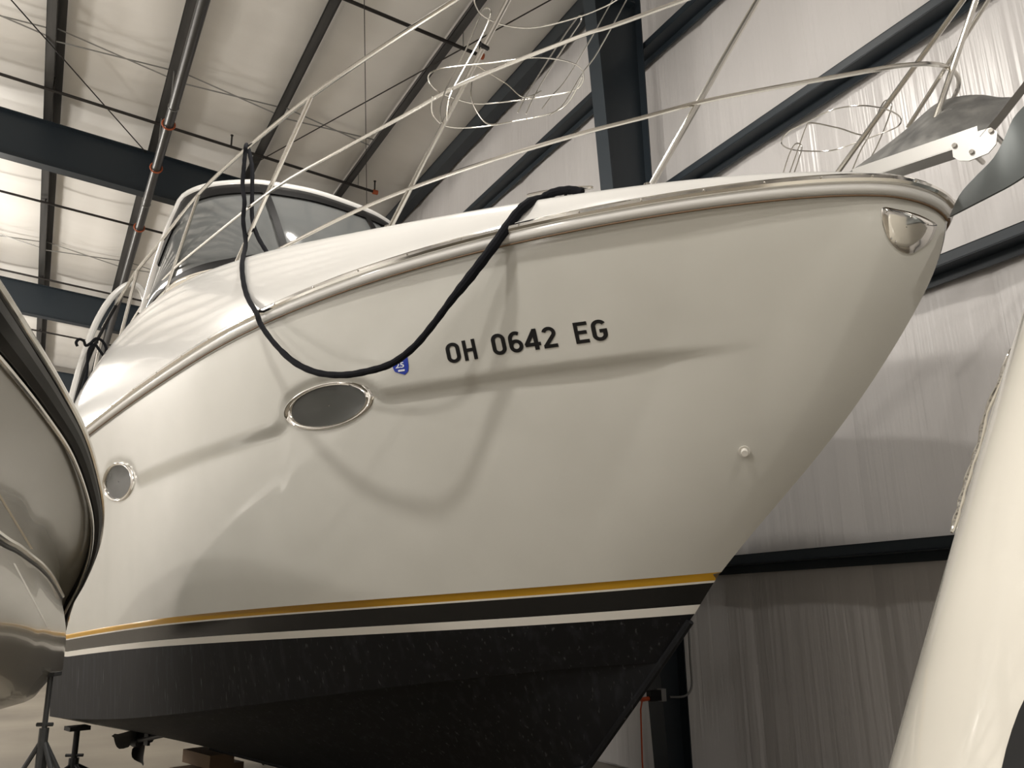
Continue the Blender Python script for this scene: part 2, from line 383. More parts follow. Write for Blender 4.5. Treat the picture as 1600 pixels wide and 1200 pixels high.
# lamps (above and beside the frame): high-bay fittings hung from the purlins, all past the first pair added as fill
LP = [('over the near aisle', 0), ('over the aisle beside the white boat', 1)]
for k, (x, y, z, wd, ws_) in enumerate(LAMPS):
    t = thing('high_bay_or_fill_lamp', 'unseen round grey lamp hanging under the roof purlins', 'lamp', (x, y, z), 'high-bay lamps')
    MB().lathe((x, y, z), [(0, .16), (.09, .16), (.11, .1), (.21, .02), (.22, 0), (.20, 0), (.10, .07), (0, .07)], n=24).build('housing', 'lamp_metal', t)
    MB().tube([(x, y, z+.15), (x, y, roof_z(x)+.2)], .006, 6).build('hanger', 'strap', t)

# ================================================================= white motor boat
SH = plan(0, 4.6, 1.6, 2.3, .75)
STEMPX = [(1478, 345), (1467, 420), (1388, 560), (1298, 690), (1212, 790), (1116, 905), (1084, 960), (1000, 1080), (915, 1200)]
STEM = np.array([(lambda q: (q[0], q[2]))(on_b(x, y, 0)) for x, y in STEMPX])     # s, z
STEMD = np.array(catmull(list(STEM), 8))
for _ in range(30): STEMD[1:-1] = .25*STEMD[:-2]+.5*STEMD[1:-1]+.25*STEMD[2:]     # fair the stem line
def stem_s(z): return float(np.interp(-z, -STEMD[:, 1], STEMD[:, 0]))
def zfit(px, Bf, deg, extra=()):
    P = [on_plan(x, y, Bf) for x, y in px]; P = [p for p in P if p is not None]
    s = np.array([p[0] for p in P]+[e[0] for e in extra]); z = np.array([p[2] for p in P]+[e[1] for e in extra])
    i = np.argsort(s); s, z = s[i], z[i]
    # smooth monotone-in-s interpolation through lightly smoothed samples
    c = np.polynomial.chebyshev.Chebyshev.fit(np.sqrt(np.maximum(s, 0)), z, deg)
    return (lambda q: float(c(np.sqrt(np.clip(q, 0, s[-1]))))), s[-1]
LEN = 7.9
SHPX = [(130, 683), (160, 655), (200, 620), (300, 560), (400, 500), (500, 455), (600, 420), (700, 391), (800, 365), (900, 345), (1000, 328), (1100, 313), (1200, 300), (1280, 294), (1340, 291), (1390, 294), (1420, 300), (1450, 311)]
z_sheer, _ = zfit(SHPX, SH, 5, [(0.0, 1.735), (LEN, 1.50)])
GS = stem_s(.15)
GP = plan(GS, 4.0, 1.4, 1.9, .9)
z_gold, _ = zfit([(103, 992), (200, 972), (300, 962), (400, 952), (500, 943), (600, 935), (700, 927), (800, 920), (900, 912), (1000, 904), (1060, 900), (1100, 896)], GP, 3)
CS = GS+.42
CP = plan(CS, 4.0, 1.32, 1.9, 1.0)
z_chine, _ = zfit([(80, 1120), (240, 1118), (380, 1104), (500, 1090), (660, 1065), (800, 1052), (900, 1045)], CP, 3)
NU = 240
gu = np.linspace(0, 1, NU)**1.7
def sheer_pt(g): s = LEN*g; return np.array([s, max(SH(s), 0) if s > 0 else 0, z_sheer(s)])
def gold_pt(g): s = GS+(LEN-GS)*g; return np.array([s, max(GP(s), 0), z_gold(s)])
STK = [0, .040, .050, .150, .194]
def low_pt(g, dz):                       # lines below the top of the gold stripe
    z0 = z_gold(GS+(LEN-GS)*g)-dz; s0 = stem_s(z0)
    s = max(s0, GS)+(LEN-max(s0, GS))*g
    bb = plan(s0, 4.0, 1.4-.18*dz, 1.9, .9)(s)
    return np.array([s, max(bb, 0), z_gold(s)-dz])
def chine_pt(g): s = CS+(LEN-CS)*g; return np.array([s, max(CP(s), 0), z_chine(s)])
def keel_pt(g):
    s = CS+.0+(LEN-CS)*g
    zz = np.interp(s, list(STEM[-3:, 0])+[3.2, 4.4, LEN], list(STEM[-3:, 1])+[-1.10, -1.24, -1.22])
    return np.array([s, 0.0, float(zz)])
# crease: everything below this line steps inward
CRX = [-50, 120, 160, 168, 185, 203, 212, 300, 425, 436, 441, 450, 478, 505, 535, 562, 580, 592, 604, 700, 800, 1000, 1210, 1700]
CRY = [770, 752, 742, 716, 710, 716, 738, 702, 661, 652, 622, 606, 590, 584, 583, 588, 598, 607, 606, 592, 576, 552, 530, 520]
def sm(a, b, x): t = min(max((x-a)/(b-a), 0), 1); return t*t*(3-2*t)
def crease(px, py):
    yb = np.interp(px, CRX, CRY); d = py-yb
    if d < -4: return 0.0
    amp = .046*(1-sm(900, 1215, px))*(.75+.25*sm(250, 500, px))
    wdt = np.interp(px, [150, 440, 600, 1200], [26, 22, 17, 14])
    return amp*sm(0, wdt, d)*math.exp(-max(d-wdt, 0)/170.0)
NV = 90
rows = []
for i in range(NV):
    v = i/(NV-1); row = []
    for g in gu:
        a, b_ = sheer_pt(g), gold_pt(g)
        p = a+(b_-a)*v
        # stem profile
        zz = p[2]
        w_ = math.exp(-g*LEN/1.1)
        lin = a[0]+(b_[0]-a[0])*v
        st = stem_s(zz) if zz < STEM[0, 1] else 0.0
        e0, e1 = sheer_pt(0), gold_pt(0); z_st = e0[2]+(e1[2]-e0[2])*v; s_lin = e0[0]+(e1[0]-e0[0])*v
        p[0] += (stem_s(z_st)-s_lin)*w_
        # flare: sections hollow toward the bow
        p[1] -= .10*math.sin(math.pi*v)*min(g*LEN/.8, 1)*math.exp(-g*LEN/2.6)
        p[1] = max(p[1], 0)
        # rounded stem
        p[1] += .075*(1-v)**.8*math.sqrt(max(0, min(g*LEN/.12, 1)))*math.exp(-g*LEN/.5)
        row.append(p)
    rows.append(row)
def inset_rows(rows):
    out = []
    for row in rows:
        r2 = []
        for p in row:
            x_, y_ = proj(bt(*p)); c = crease(x_, y_)
            r2.append((p[0], max(p[1]-c, 0), p[2]))
        out.append(r2)
    return out
rows_c = inset_rows(rows)
def W(rows): return [[bt(*p) for p in r] for r in rows]
def mir(rows): return [[(p[0], -p[1], p[2]) for p in r] for r in rows]
boat = thing('motor_boat', 'large white motor boat with gold and black waterline stripes propped up on stands', 'boat', bt(4.0, 0, -1.5))
hs = MB().grid(W(rows_c)); hull = hs.build('hull_side', 'gelcoat', boat, auto=0)
hull_p = MB().grid(W(mir(rows_c))).build('hull_side', 'gelcoat', boat, auto=0)
HV = [Vector(p) for r in W(rows_c) for p in r]
HF = []
for i in range(NV-1):
    for j in range(NU-1): HF.append((i*NU+j, i*NU+j+1, (i+1)*NU+j+1, (i+1)*NU+j))
BV = BVHTree.FromPolygons(HV, HF)
HPV = [Vector(p) for r in W(mir(rows_c)) for p in r]
BVP = BVHTree.FromPolygons(HPV, HF)
def hull_hit(x, y, off=.0, bv=BV):
    d = Vector(ray(x, y)).normalized(); h = bv.ray_cast(Vector(CAM), d)
    if h[0] is None: return None, None
    n = h[1]
    if n.dot(d) > 0: n = -n
    return np.array(h[0]+n*off), np.array(n)
def band(d0, d1, n=4):
    rs = [[low_pt(g, d0+(d1-d0)*k/n) for g in gu] for k in range(n+1)]
    return rs
for nm, mt, a, b_ in (('gold_stripe', 'gold', 0, .040), ('white_line', 'stripe_white', .040, .050), ('black_band', 'gloss_black', .050, .150), ('boot_stripe', 'stripe_white', .150, .194)):
    rs = band(a, b_)
    if nm == 'gold_stripe': rs[0] = [np.array(p) for p in rows_c[-1]]
    q = W(rs); MB().grid(q).build(nm, mt, boat, auto=0); MB().grid(W(mir(rs))).build(nm, mt, boat, auto=0)
rs = []
for k in range(9):
    v = k/8; rs.append([low_pt(g, .194)*(1-v)+chine_pt(g)*v+np.array([0, .0, 0]) for g in gu])
rs2 = []
for k in range(9):
    v = k/8; rs2.append([(chine_pt(g)-np.array([0, .05*min(1, chine_pt(g)[1]*4), 0]))*(1-v)+keel_pt(g)*v for g in gu])
bott = rs+rs2
MB().grid(W(bott)).build('bottom', 'antifoul', boat, auto=50); MB().grid(W(mir(bott))).build('bottom', 'antifoul', boat, auto=50)
# transom
tr = [p for p in [rows_c[i][-1] for i in range(0, NV, 6)]]+[rows_c[-1][-1]]+[low_pt(1, d) for d in STK[1:]]+[chine_pt(1), keel_pt(1)]
MB().grid(W([[p, (p[0], -p[1], p[2])] for p in tr])).build('transom', 'gelcoat', boat, auto=0)
# moulded keel strip along the stem
ks = [bt(stem_s(z)-.012, 0, z) for z in np.linspace(-.06, -.86, 20)]+[bt(*keel_pt(g)) for g in np.linspace(.15, .9, 12)]
MB().tube(ks, .022, 8).build('keel_strip', 'antifoul', boat)

# rub rail
gr = np.linspace(0, 1, 160)**1.6
def sheer_world(off, dz, side=1):
    out = []
    for i, g in enumerate(gr):
        p = sheer_pt(g); s = p[0]
        e = 1e-3; db = (SH(s+e)-SH(max(s-e, 1e-5)))/(s+e-max(s-e, 1e-5)); n = np.array([-db, 1.0]); n /= np.linalg.norm(n)
        if g == 0: n = np.array([-1.0, 0])
        bb = p[1]+.075*math.sqrt(max(0, min(s/.12, 1)))*math.exp(-s/.5)
        out.append(bt(s+n[0]*off, side*(bb+n[1]*off), p[2]+dz))
    return out
def both(fn): return list(reversed(fn(-1)))+fn(1)[1:]
rr = both(lambda sd: sheer_world(.028, .012, sd))
rub = MB().tube(rr, .024, 10, sy=.95, up=(0, 0, 1)).build('rub_rail', 'chrome', boat)
lip = MB(); secs = []
prof = [(.0, .045), (.022, .045), (.03, .0), (.030, -.028), (.022, -.045), (.0, -.05)]
lip.grid([both(lambda sd, a=a, c=c: sheer_world(a, c, sd)) for a, c in prof]); lip.build('rub_rail_base', 'deck_white', boat, auto=0)
MB().tube(both(lambda sd: sheer_world(.006, -.058, sd)), .006, 6, sy=.8).build('rail_sealant', 'wood', boat)
for i in range(8, 150, 7):
    p = sheer_world(.053, .012)[i]
    MB().ball(p, .0055, 6).build('rail_screw', 'stainless', rub)

# deck moulding
def ins(s): return min(.06+.045*max(s, 0), .26)
DKP = lambda s: SH(s)-ins(s)
DPX = [(150, 602), (165, 578), (200, 525), (230, 490), (260, 462), (330, 428), (400, 400), (520, 375), (620, 355), (720, 335), (820, 318), (940, 300), (1050, 290), (1200, 276), (1340, 271), (1420, 283)]
z_deck, _ = zfit(DPX, DKP, 6, [(0.0, 1.84)])
def deck_edge(g):
    s = LEN*g+.05*(1-g); return np.array([s, max(DKP(s), 0.0), z_deck(min(s, 7.7))])
dg = np.linspace(0, 1, 140)**1.6
rows_d = []
for k in range(9):
    v = k/8; row = []
    for g in dg:
        a = sheer_pt(g)+np.array([0, .075*math.sqrt(max(0, min(g*LEN/.12, 1)))*math.exp(-g*LEN/.5), .045]); e = deck_edge(g)
        q = math.sin(v*math.pi/2)
        row.append(np.array([a[0]+(e[0]-a[0])*v, a[1]+(e[1]-a[1])*v**1.8, a[2]+(e[2]-a[2])*q**.9]))
    rows_d.append(row)
for k in range(1, 7):
    v = k/6; row = []
    for g in dg:
        e = deck_edge(g); row.append(np.array([e[0], e[1]*(1-v), e[2]-.02*math.sin(math.pi*min(v*3, 1))-.03*e[1]*v]))
    rows_d.append(row)
MB().grid(W(rows_d)).build('deck_moulding', 'deck_white', boat, auto=50); MB().grid(W(mir(rows_d))).build('deck_moulding', 'deck_white', boat, auto=50)
DBV = BVHTree.FromPolygons([Vector(p) for r in W(rows_d) for p in r], [(i*140+j, i*140+j+1, (i+1)*140+j+1, (i+1)*140+j) for i in range(len(rows_d)-1) for j in range(139)])
def deck_hit(x, y, off=0.0):
    d = Vector(ray(x, y)).normalized(); h = DBV.ray_cast(Vector(CAM), d)
    if h[0] is None: return None
    n = h[1] if h[1].dot(d) < 0 else -h[1]
    return np.array(h[0]+n*off)
# toe rail trim on the foredeck edge
tp = []
for g in np.linspace(.02, .16, 24):
    e = deck_edge(g); tp.append(bt(e[0], e[1]-.05, e[2]+.006))
MB().tube(tp, .011, 8).build('toe_rail', 'stainless', boat)
MB().tube([bt(q[0], q[1], q[2]) for q in [(lambda e: (e[0], -(e[1]-.05), e[2]+.035))(deck_edge(g)) for g in np.linspace(.02, .16, 24)]], .011, 8).build('toe_rail', 'stainless', boat)

# portlights: chrome ring and dark glass, set on the hull
def disc_on_hull(cx, cy, rx, ry, rot, prof, n=40, power=2.0):
    ca, sa = math.cos(rot), math.sin(rot); rows = []
    nrm = hull_hit(cx, cy)[1]
    for (k, off) in prof:
        r_ = []
        for i in range(n):
            a = 2*math.pi*i/n; c_, s_ = math.cos(a), math.sin(a)
            ex = math.copysign(abs(c_)**(2/power), c_)*rx*k; ey = math.copysign(abs(s_)**(2/power), s_)*ry*k
            P, _ = hull_hit(cx+ex*ca-ey*sa, cy+ex*sa+ey*ca); r_.append(P+nrm*off)
        rows.append(r_)
    return rows
for (cx, cy, rx, ry, rot) in ((514.5, 634, 70, 35, -.23), (186, 753, 23.5, 31, .18)):
    ringrows = disc_on_hull(cx, cy, rx, ry, rot, [(1.02, -.004), (1.0, .012), (.965, .016), (.93, .009), (.90, .009), (.875, .014), (.855, .007), (.85, -.002)])
    f = MB().grid(ringrows, close_u=True).build('portlight_frame', 'chrome', boat, auto=60)
    gl = disc_on_hull(cx, cy, rx, ry, rot, [(.865, .004), (.5, .004), (.02, .004)])
    MB().grid(gl, close_u=True).build('portlight_glass', 'port_glass', f, auto=0)
# bow chafe plate
outl = catmull([(1378, 325), (1400, 327), (1430, 334), (1458, 347), (1463, 356), (1452, 378), (1436, 390), (1421, 397), (1404, 391), (1388, 374), (1379, 350)], 5, closed=True)
cen = (1415, 355); rws = []
for k, off in ((1.0, .001), (.985, .006), (.6, .006), (.25, .006), (.02, .006)):
    rw = []
    for p in outl:
        h = hull_hit(cen[0]+(p[0]-cen[0])*k, cen[1]+(p[1]-cen[1])*k, off)[0]
        if h is None: h = rw[-1]
        rw.append(h)
    rws.append(rw)
pl = MB().grid(rws, close_u=True).build('bow_plate', 'chrome', boat, auto=0)
for p in [(1384, 331), (1423, 339), (1448, 350), (1391, 373), (1398, 378)]:
    h = hull_hit(*p, .007)[0]
    if h is not None: MB().ball(h, .005, 6).build('rivet', 'stainless', pl)
# through-hull fittings either side of the stem
h, n = hull_hit(1163, 705, 0)
MB().lathe(h, [(0, .03), (.016, .03), (.019, .024), (.017, 0), (.028, .004), (.028, -.002)], axis=n, n=16).build('drain_fitting', 'stripe_white', boat)
q = np.array([*on_b(1233, 716, -.03)])
MB().lathe(bt(*q), [(0, .05), (.016, .05), (.019, .04), (.017, 0), (.017, -.1)], axis=tuple(-STB-.4*AFT), n=12).build('drain_fitting', 'stripe_white', boat)

# registration lettering, laid onto the hull
def lay_text(body, quad, matn, name, parent, off=.003, bold=.0, squeeze=1.0):
    cu = bpy.data.curves.new('t', 'FONT'); cu.body = body; cu.size = 1; cu.offset = bold; cu.resolution_u = 4
    to = bpy.data.objects.new('t', cu); C.objects.link(to)
    dgr = bpy.context.evaluated_depsgraph_get(); me = bpy.data.meshes.new_from_object(to.evaluated_get(dgr))
    bpy.data.objects.remove(to)
    V = np.array([v.co[:] for v in me.vertices]); lo, hi = V.min(0), V.max(0)
    (x0, y0), (x1, y1), (x2, y2), (x3, y3) = quad          # bottom left, bottom right, top right, top left
    vv = []
    for p in V:
        a = (p[0]-lo[0])/(hi[0]-lo[0]); c = (p[1]-lo[1])/(hi[1]-lo[1])
        X = (1-a)*(1-c)*x0+a*(1-c)*x1+a*c*x2+(1-a)*c*x3; Y = (1-a)*(1-c)*y0+a*(1-c)*y1+a*c*y2+(1-a)*c*y3
        h = hull_hit(X, Y, off)[0]; vv.append(h)
    fs = [tuple(p.vertices) for p in me.polygons]
    mb = MB(); mb.add(vv, fs); o = mb.build(name, matn, parent, smooth=False); bpy.data.meshes.remove(me); return o
def zq(pts): return [(400+x/2.667, 350+y/2.667) for x, y in pts]
def arc(cx, cy, rx, ry, a0, a1, n=14): return [(cx+rx*math.cos(math.radians(a0+(a1-a0)*i/n)), cy+ry*math.sin(math.radians(a0+(a1-a0)*i/n))) for i in range(n+1)]
GW, HW = .60, .085                        # glyph width and half stroke, for height 1
x0_, x1_, y0_, y1_ = HW, GW-HW, HW, 1-HW; rx_ = (x1_-x0_)/2; mx_ = GW/2
ring_ = arc(mx_, 1-HW-rx_, rx_, rx_, 0, 180)+arc(mx_, HW+rx_, rx_, rx_, 180, 360)
GLY = {'O': [ring_+[ring_[0]]], '0': [ring_+[ring_[0]]],
       'H': [[(x0_, 0), (x0_, 1)], [(x1_, 0), (x1_, 1)], [(x0_, .5), (x1_, .5)]],
       '6': [arc(mx_, .31, rx_, .31-HW, 90, 450, 26), [(x1_-.04, 1-HW*1.6)]+arc(mx_+.03, .62, rx_+.03, 1-HW-.62, 75, 180, 10)+[(x0_, .31)]],
       '4': [[(.43, 0), (.43, 1)], [(.43, 1-.05), (.06, .30), (.06, .27)], [(0, .27), (GW, .27)]],
       '2': [arc(mx_, 1-HW-.21, rx_, .21, 165, -35, 16)+[(.10, .13), (.07, HW)], [(0, HW), (GW, HW)]],
       'E': [[(x0_, 0), (x0_, 1)], [(x0_, HW), (GW, HW)], [(x0_, .51), (GW-.06, .51)], [(x0_, 1-HW), (GW, 1-HW)]],
       'G': [arc(mx_, 1-HW-rx_, rx_, rx_, 25, 180)+arc(mx_, HW+rx_, rx_, rx_, 180, 360)+[(x1_, .45)], [(x1_+HW, .47), (mx_, .47)]]}
def lay_glyph(ch, quad, a0, a1, name, mt, parent, off=.003):
    (ax_, ay_), (bx_, by_), (cx_, cy_), (dx_, dy_) = quad
    mb = MB()
    for st in GLY[ch]:
        st = [np.array(p) for p in st]; L_, R_ = [], []
        dens = []
        for i in range(len(st)-1):
            m_ = max(1, int(np.linalg.norm(st[i+1]-st[i])/.12))
            dens += [st[i]+(st[i+1]-st[i])*k/m_ for k in range(m_)]
        dens.append(st[-1])
        for i, p in enumerate(dens):
            t_ = dens[min(i+1, len(dens)-1)]-dens[max(i-1, 0)]
            if np.linalg.norm(dens[0]-dens[-1]) < 1e-6 and i in (0, len(dens)-1): t_ = dens[1]-dens[-2]
            t_ = t_/(np.linalg.norm(t_)+1e-9); n_2 = np.array([-t_[1], t_[0]])
            for sgn, lst in ((1, L_), (-1, R_)):
                q = p+n_2*HW*sgn; a = a0+(a1-a0)*q[0]/GW; c = q[1]
                X = (1-a)*(1-c)*ax_+a*(1-c)*bx_+a*c*cx_+(1-a)*c*dx_; Y = (1-a)*(1-c)*ay_+a*(1-c)*by_+a*c*cy_+(1-a)*c*dy_
                lst.append(hull_hit(X, Y, off)[0])
        mb.grid([L_, R_])
    return mb.build(name, mt, parent, smooth=False)
for txt, qd, spans in (('OH', [(803, 583), (927, 561), (909, 477), (786, 500)], [(0, .46), (.57, 1)]), ('0642', [(993, 549), (1262, 511), (1242, 424), (974, 461)], [(0, .215), (.262, .475), (.505, .745), (.785, 1)]), ('EG', [(1337, 500), (1472, 482), (1454, 394), (1318, 412)], [(0, .42), (.53, 1)])):
    for ch_, (a0, a1) in zip(txt, spans): lay_glyph(ch_, zq(qd), a0, a1, 'registration_number' if ch_.isdigit() else 'registration_letter', 'ink', boat)
shp = zq([(568, 570), (582, 560), (600, 556), (618, 556), (632, 550), (637, 590), (636, 612), (622, 628), (600, 622), (580, 616), (572, 600)])
mb = MB(); mb.add([hull_hit(*p, .003)[0] for p in shp], [tuple(range(len(shp)))])
stk = mb.build('registration_sticker', 'sticker', boat, smooth=False)
lay_text('25', zq([(584, 602), (620, 597), (617, 574), (582, 579)]), 'sticker_white', 'sticker_year', stk, off=.005, bold=.02)
mb = MB(); mb.add([hull_hit(*p, .005)[0] for p in zq([(594, 608), (622, 604), (622, 612), (595, 616)])], [(0, 1, 2, 3)]); mb.build('sticker_bar', 'sticker_white', stk, smooth=False)

# ---- bow rail
RP = lambda s: SH(s+.15)-.32
def rp(x, y, Bf=RP): return on_plan(x, y, Bf)
def wpts(px, Bf=RP): return [bt(*rp(x, y, Bf)) for x, y in px if rp(x, y, Bf) is not None]
rail = MB().tube(catmull(wpts([(162, 510), (190, 462), (215, 422), (250, 380), (307, 307), (382, 235), (487, 150), (600, 72), (712, 0), (800, -57), (900, -115)]), 6), .0165, 10).build('bow_rail', 'stainless', boat)
def deckz(s): return z_deck(min(max(s, 0), 7.7))
def stanchion(base, top, r=.0145, ztop=None):
    P0 = np.array(bt(*rp(*base)))
    P1 = np.array(bt(*rp(*top)))
    if ztop is not None: P1 = P0+(P1-P0)*((CAM[2]+ztop-P0[2])/(P1[2]-P0[2]))
    MB().tube([P0-EZ*.01, P0*.5+P1*.5, P1], r, 10).build('stanchion', 'stainless', rail)
    MB().lathe(P0, [(0, .03), (.019, .03), (.024, .008), (.033, 0), (.033, -.05)], n=14).build('stanchion_base', 'chrome', rail)
for b2, t2, z2 in (((357, 437), (487, 150), None), ((246, 497), (310, 305), None), ((182, 550), (215, 422), None), ((146, 588), (162, 510), None), ((606, 360), (794, 0), 3.47), ((1012, 296), (1184, 0), 3.47)):
    stanchion(b2, t2, ztop=z2, r=.0165)
MIDPX = [(183, 545), (220, 480), (267, 425), (317, 382), (427, 296), (530, 236), (631, 181), (728, 128), (900, 59), (956, 41), (1069, 0), (1150, -28)]
MB().tube(catmull(wpts(MIDPX), 4), .0115, 8).build('mid_rail', 'stainless', rail)
LOWPX = [(389, 414), (470, 372), (560, 328), (640, 295), (760, 253), (900, 211), (1000, 185), (1098, 159), (1200, 139), (1300, 121)]
lo_s = wpts(LOWPX)
zl = rp(1300, 121)[2]
nose = [bt(*on_z(x, y, zl+.015*min(k, 3))) for k, (x, y) in enumerate([(1390, 105), (1442, 100), (1470, 102), (1488, 110), (1497, 121), (1497, 137), (1490, 153), (1478, 176), (1462, 206)])]
MB().tube(catmull(lo_s+nose, 6), .0115, 8).build('lower_rail', 'stainless', rail)
for (p, q, b1, b2, r) in (((1307, 272), (1512, -10), -.52, -.40, .0145), ((1442, 245), (1528, -10), -.16, -.16, .0145), ((1418, 200), (1551, -10), -.30, -.26, .0105)):
    MB().tube([bt(*on_b(*p, b1)), bt(*on_b(*q, b2))], r, 10).build('stanchion', 'stainless', rail)

# ---- wire fender baskets clipped to the rails
def wires(name, hoops, pins, d_pin, r=.0042):
    hold = None
    for z, pts, closed in hoops:
        m_ = MB().tube(catmull([bt(*on_z(x, y, z)) for x, y in pts], 6, closed=closed), r, 6, closed=closed)
        if hold is None: hold = m_.build(name, 'stainless', boat)
        else: m_.build('hoop', 'stainless', hold)
    for k, pts in enumerate(pins):
        dd = d_pin+(.12 if k % 2 else 0)
        MB().tube(catmull([at_d(x, y, dd) for x, y in pts], 5), r, 6).build('hairpin', 'stainless', hold)
d1 = 3.02/.70
wires('fender_basket', [(3.02, [(669, 121), (680, 110), (712, 104), (770, 98), (838, 90), (893, 98), (912, 116), (900, 140), (850, 151), (800, 158), (744, 162), (700, 150), (678, 138)], True),
                        (2.92, [(676, 150), (676, 178), (697, 197), (744, 199), (806, 189), (858, 178), (888, 160), (910, 120)], False),
                        (3.42, [(741, -10), (743, 8), (755, 25), (790, 40), (837, 43), (900, 28), (950, 8), (980, -12)], False)],
      [[(690, 192), (688, 168), (700, 132), (728, 78), (748, 30), (756, 14), (765, 14), (766, 26), (750, 62), (722, 112), (702, 152), (698, 188)],
       [(809, 176), (822, 150), (850, 104), (884, 52), (904, 26), (908, 32), (890, 60), (858, 110), (836, 148), (822, 178)],
       [(738, 120), (736, 150), (746, 176), (764, 194), (800, 190)], [(847, 170), (862, 150), (884, 125), (920, 66), (959, -4)], [(859, 180), (881, 162), (909, 116), (934, 81), (982, -6)],
       [(744, 102), (790, 130), (818, 152), (846, 142)]], d1)
hz = 2.62; d2 = 2.62/.60
wires('fender_basket', [(hz, [(1221, 222), (1232, 206), (1262, 190), (1300, 172), (1345, 165), (1385, 171), (1407, 184), (1402, 198), (1370, 211), (1335, 224), (1300, 235), (1258, 236), (1232, 232)], True)],
      [[(1224, 270), (1232, 245), (1240, 228), (1247, 224), (1253, 230), (1249, 246), (1241, 270)], [(1234, 270), (1250, 225), (1259, 200), (1268, 192), (1310, 200), (1355, 210), (1375, 170), (1384, 157), (1393, 162), (1388, 185), (1372, 225), (1362, 244)],
       [(1330, 270), (1345, 235), (1358, 212), (1372, 180)]], d2)
# dark clamp on the stanchion
P0 = bt(*rp(757, 73)); MB().box(P0, STB*.03, AFT*.009, EZ*.009).build('rail_clamp', 'rubber', rail, smooth=False)

# ---- windshield and cabin
zT, zB = 3.8, 2.9
def sym(pts): return [(s, -b, z) for s, b, z in reversed(pts) if b > .01]+pts
top_ = [(5.20, .0, zT), (5.225, .35, zT), (5.34, .68, zT), (5.44, .85, zT), (5.72, 1.09, zT), (6.0, 1.20, zT-.02), on_b(278, 330, 1.235), on_b(262, 368, 1.25), on_b(243, 425, 1.26), on_b(224, 492, 1.27)]
bas_ = [(4.70, .0, zB), (4.78, .5, zB), (4.98, .84, zB), (5.35, 1.07, zB), (5.62, 1.19, zB), (5.88, 1.25, zB), on_b(266, 447, 1.26), on_b(255, 457, 1.27), on_b(240, 474, 1.275), on_b(226, 496, 1.28)]
n_ = 90
tw = resample(catmull(sym(top_), 8), n_); bw = resample(catmull(sym(bas_), 8), n_)
def wrow(v, out=0.0): return [tw[i]*(1-v)+bw[i]*v+np.array([-out*.6, out*np.sign(tw[i][1])*.5, 0])+np.array([-.06, .03*np.sign(tw[i][1]), 0])*math.sin(math.pi*v) for i in range(n_)]
ws = MB().grid(W([wrow(v) for v in np.linspace(.0, 1.0, 10)])).build('windshield', 'tint_glass', boat, auto=0)
def gasket(v0, v1, th, name='gasket', i0=0, i1=n_):
    m_ = MB().grid(W([wrow(v0, 0)[i0:i1], wrow(v0, th)[i0:i1], wrow((v0+v1)/2, th*1.3)[i0:i1], wrow(v1, th)[i0:i1], wrow(v1, 0)[i0:i1]]))
    return m_.build(name, 'rubber', ws, auto=60)
gasket(.0, .14, .035, i0=8, i1=n_-8); gasket(.93, 1.02, .03)
def mull(i, wid=.5):
    w2 = []
    for v in np.linspace(.02, .99, 10):
        r = wrow(v, .045); a, b2 = r[i], r[i+1]; w2.append([bt(*(a+(b2-a)*(-wid))), bt(*(a+(b2-a)*wid))])
    MB().grid(w2).build('mullion', 'rubber', ws, auto=60)
for xt in (425, 588):
    best = min(range(1, n_-1), key=lambda i: abs(proj(bt(*wrow(.45)[i]))[0]-xt)); mull(best, .5)
i_s = min(range(n_//2, n_-1), key=lambda i: abs(tw[i][1]-1.15)); mull(n_-1-i_s, .35)
MB().tube([bt(p[0]+.01, p[1], p[2]+.015) for p in tw], .045, 10, sy=.9).build('windshield_frame', 'deck_white', boat)
# cabin trunk below the glass, inner canvas behind it
rowsC = [W([[(p[0]-.02, p[1]*1.01, p[2]) for p in bw]])[0], W([[(p[0]-.10, p[1]*1.02, p[2]-.06) for p in bw]])[0], W([[(p[0]-.22, p[1]*.99, p[2]-.35) for p in bw]])[0]]
MB().grid(rowsC).build('cabin_trunk', 'cabin', boat, auto=0)
MB().tube([bt(p[0]-.055, p[1]*1.015, p[2]-.035) for p in bw], .008, 6).build('trunk_trim', 'stainless', boat)
hard = [[bt(p[0]+.03, p[1]*k, p[2]+.02+.05*(1-k*k)) for p in resample(catmull(sym(top_[:6]), 8), 50)] for k in (1.0, .7, .35, 0.0)]
MB().grid(hard).build('hardtop', 'deck_white', boat, auto=0)
MB().grid(W([[(6.9, b2, z) for b2 in np.linspace(-1.2, 1.2, 9)] for z in (2.5, 2.8, 3.0)])).build('canvas_bulkhead', 'box_grey', boat)
# wiper coil at the foot of the glass
# side arch aft
ar = [on_s(x, y, 7.5) for x, y in [(104, 655), (118, 600), (132, 553), (150, 505), (172, 468), (192, 449), (207, 444), (220, 452), (227, 470), (227, 490), (223, 508)]]
arch = MB().tube(catmull([bt(*p) for p in ar], 5), .032, 10).build('arch', 'deck_white', boat)
ar = [on_s(x, y, 7.46) for x, y in [(113, 655), (122, 612), (140, 557), (158, 520), (180, 480), (188, 466)]]
MB().tube(catmull([bt(*p) for p in ar], 5), .016, 8).build('arch_gasket', 'rubber', arch)
# cockpit coil of dark line and hooks by the aft rail
pts = [(121, 541), (119, 535), (124, 530), (131, 533), (134, 540), (142, 536), (150, 529), (160, 533), (166, 545), (163, 556), (156, 548), (148, 538), (140, 545), (137, 560), (136, 580), (132, 600), (124, 630), (119, 652)]
cl = MB().tube(catmull([bt(*on_s(x, y, 7.35)) for x, y in pts], 5), .014, 8).build('cockpit_line', 'rope')
tag(cl, 'dark coiled cord hung from the aft side rail of the white boat', 'cord')

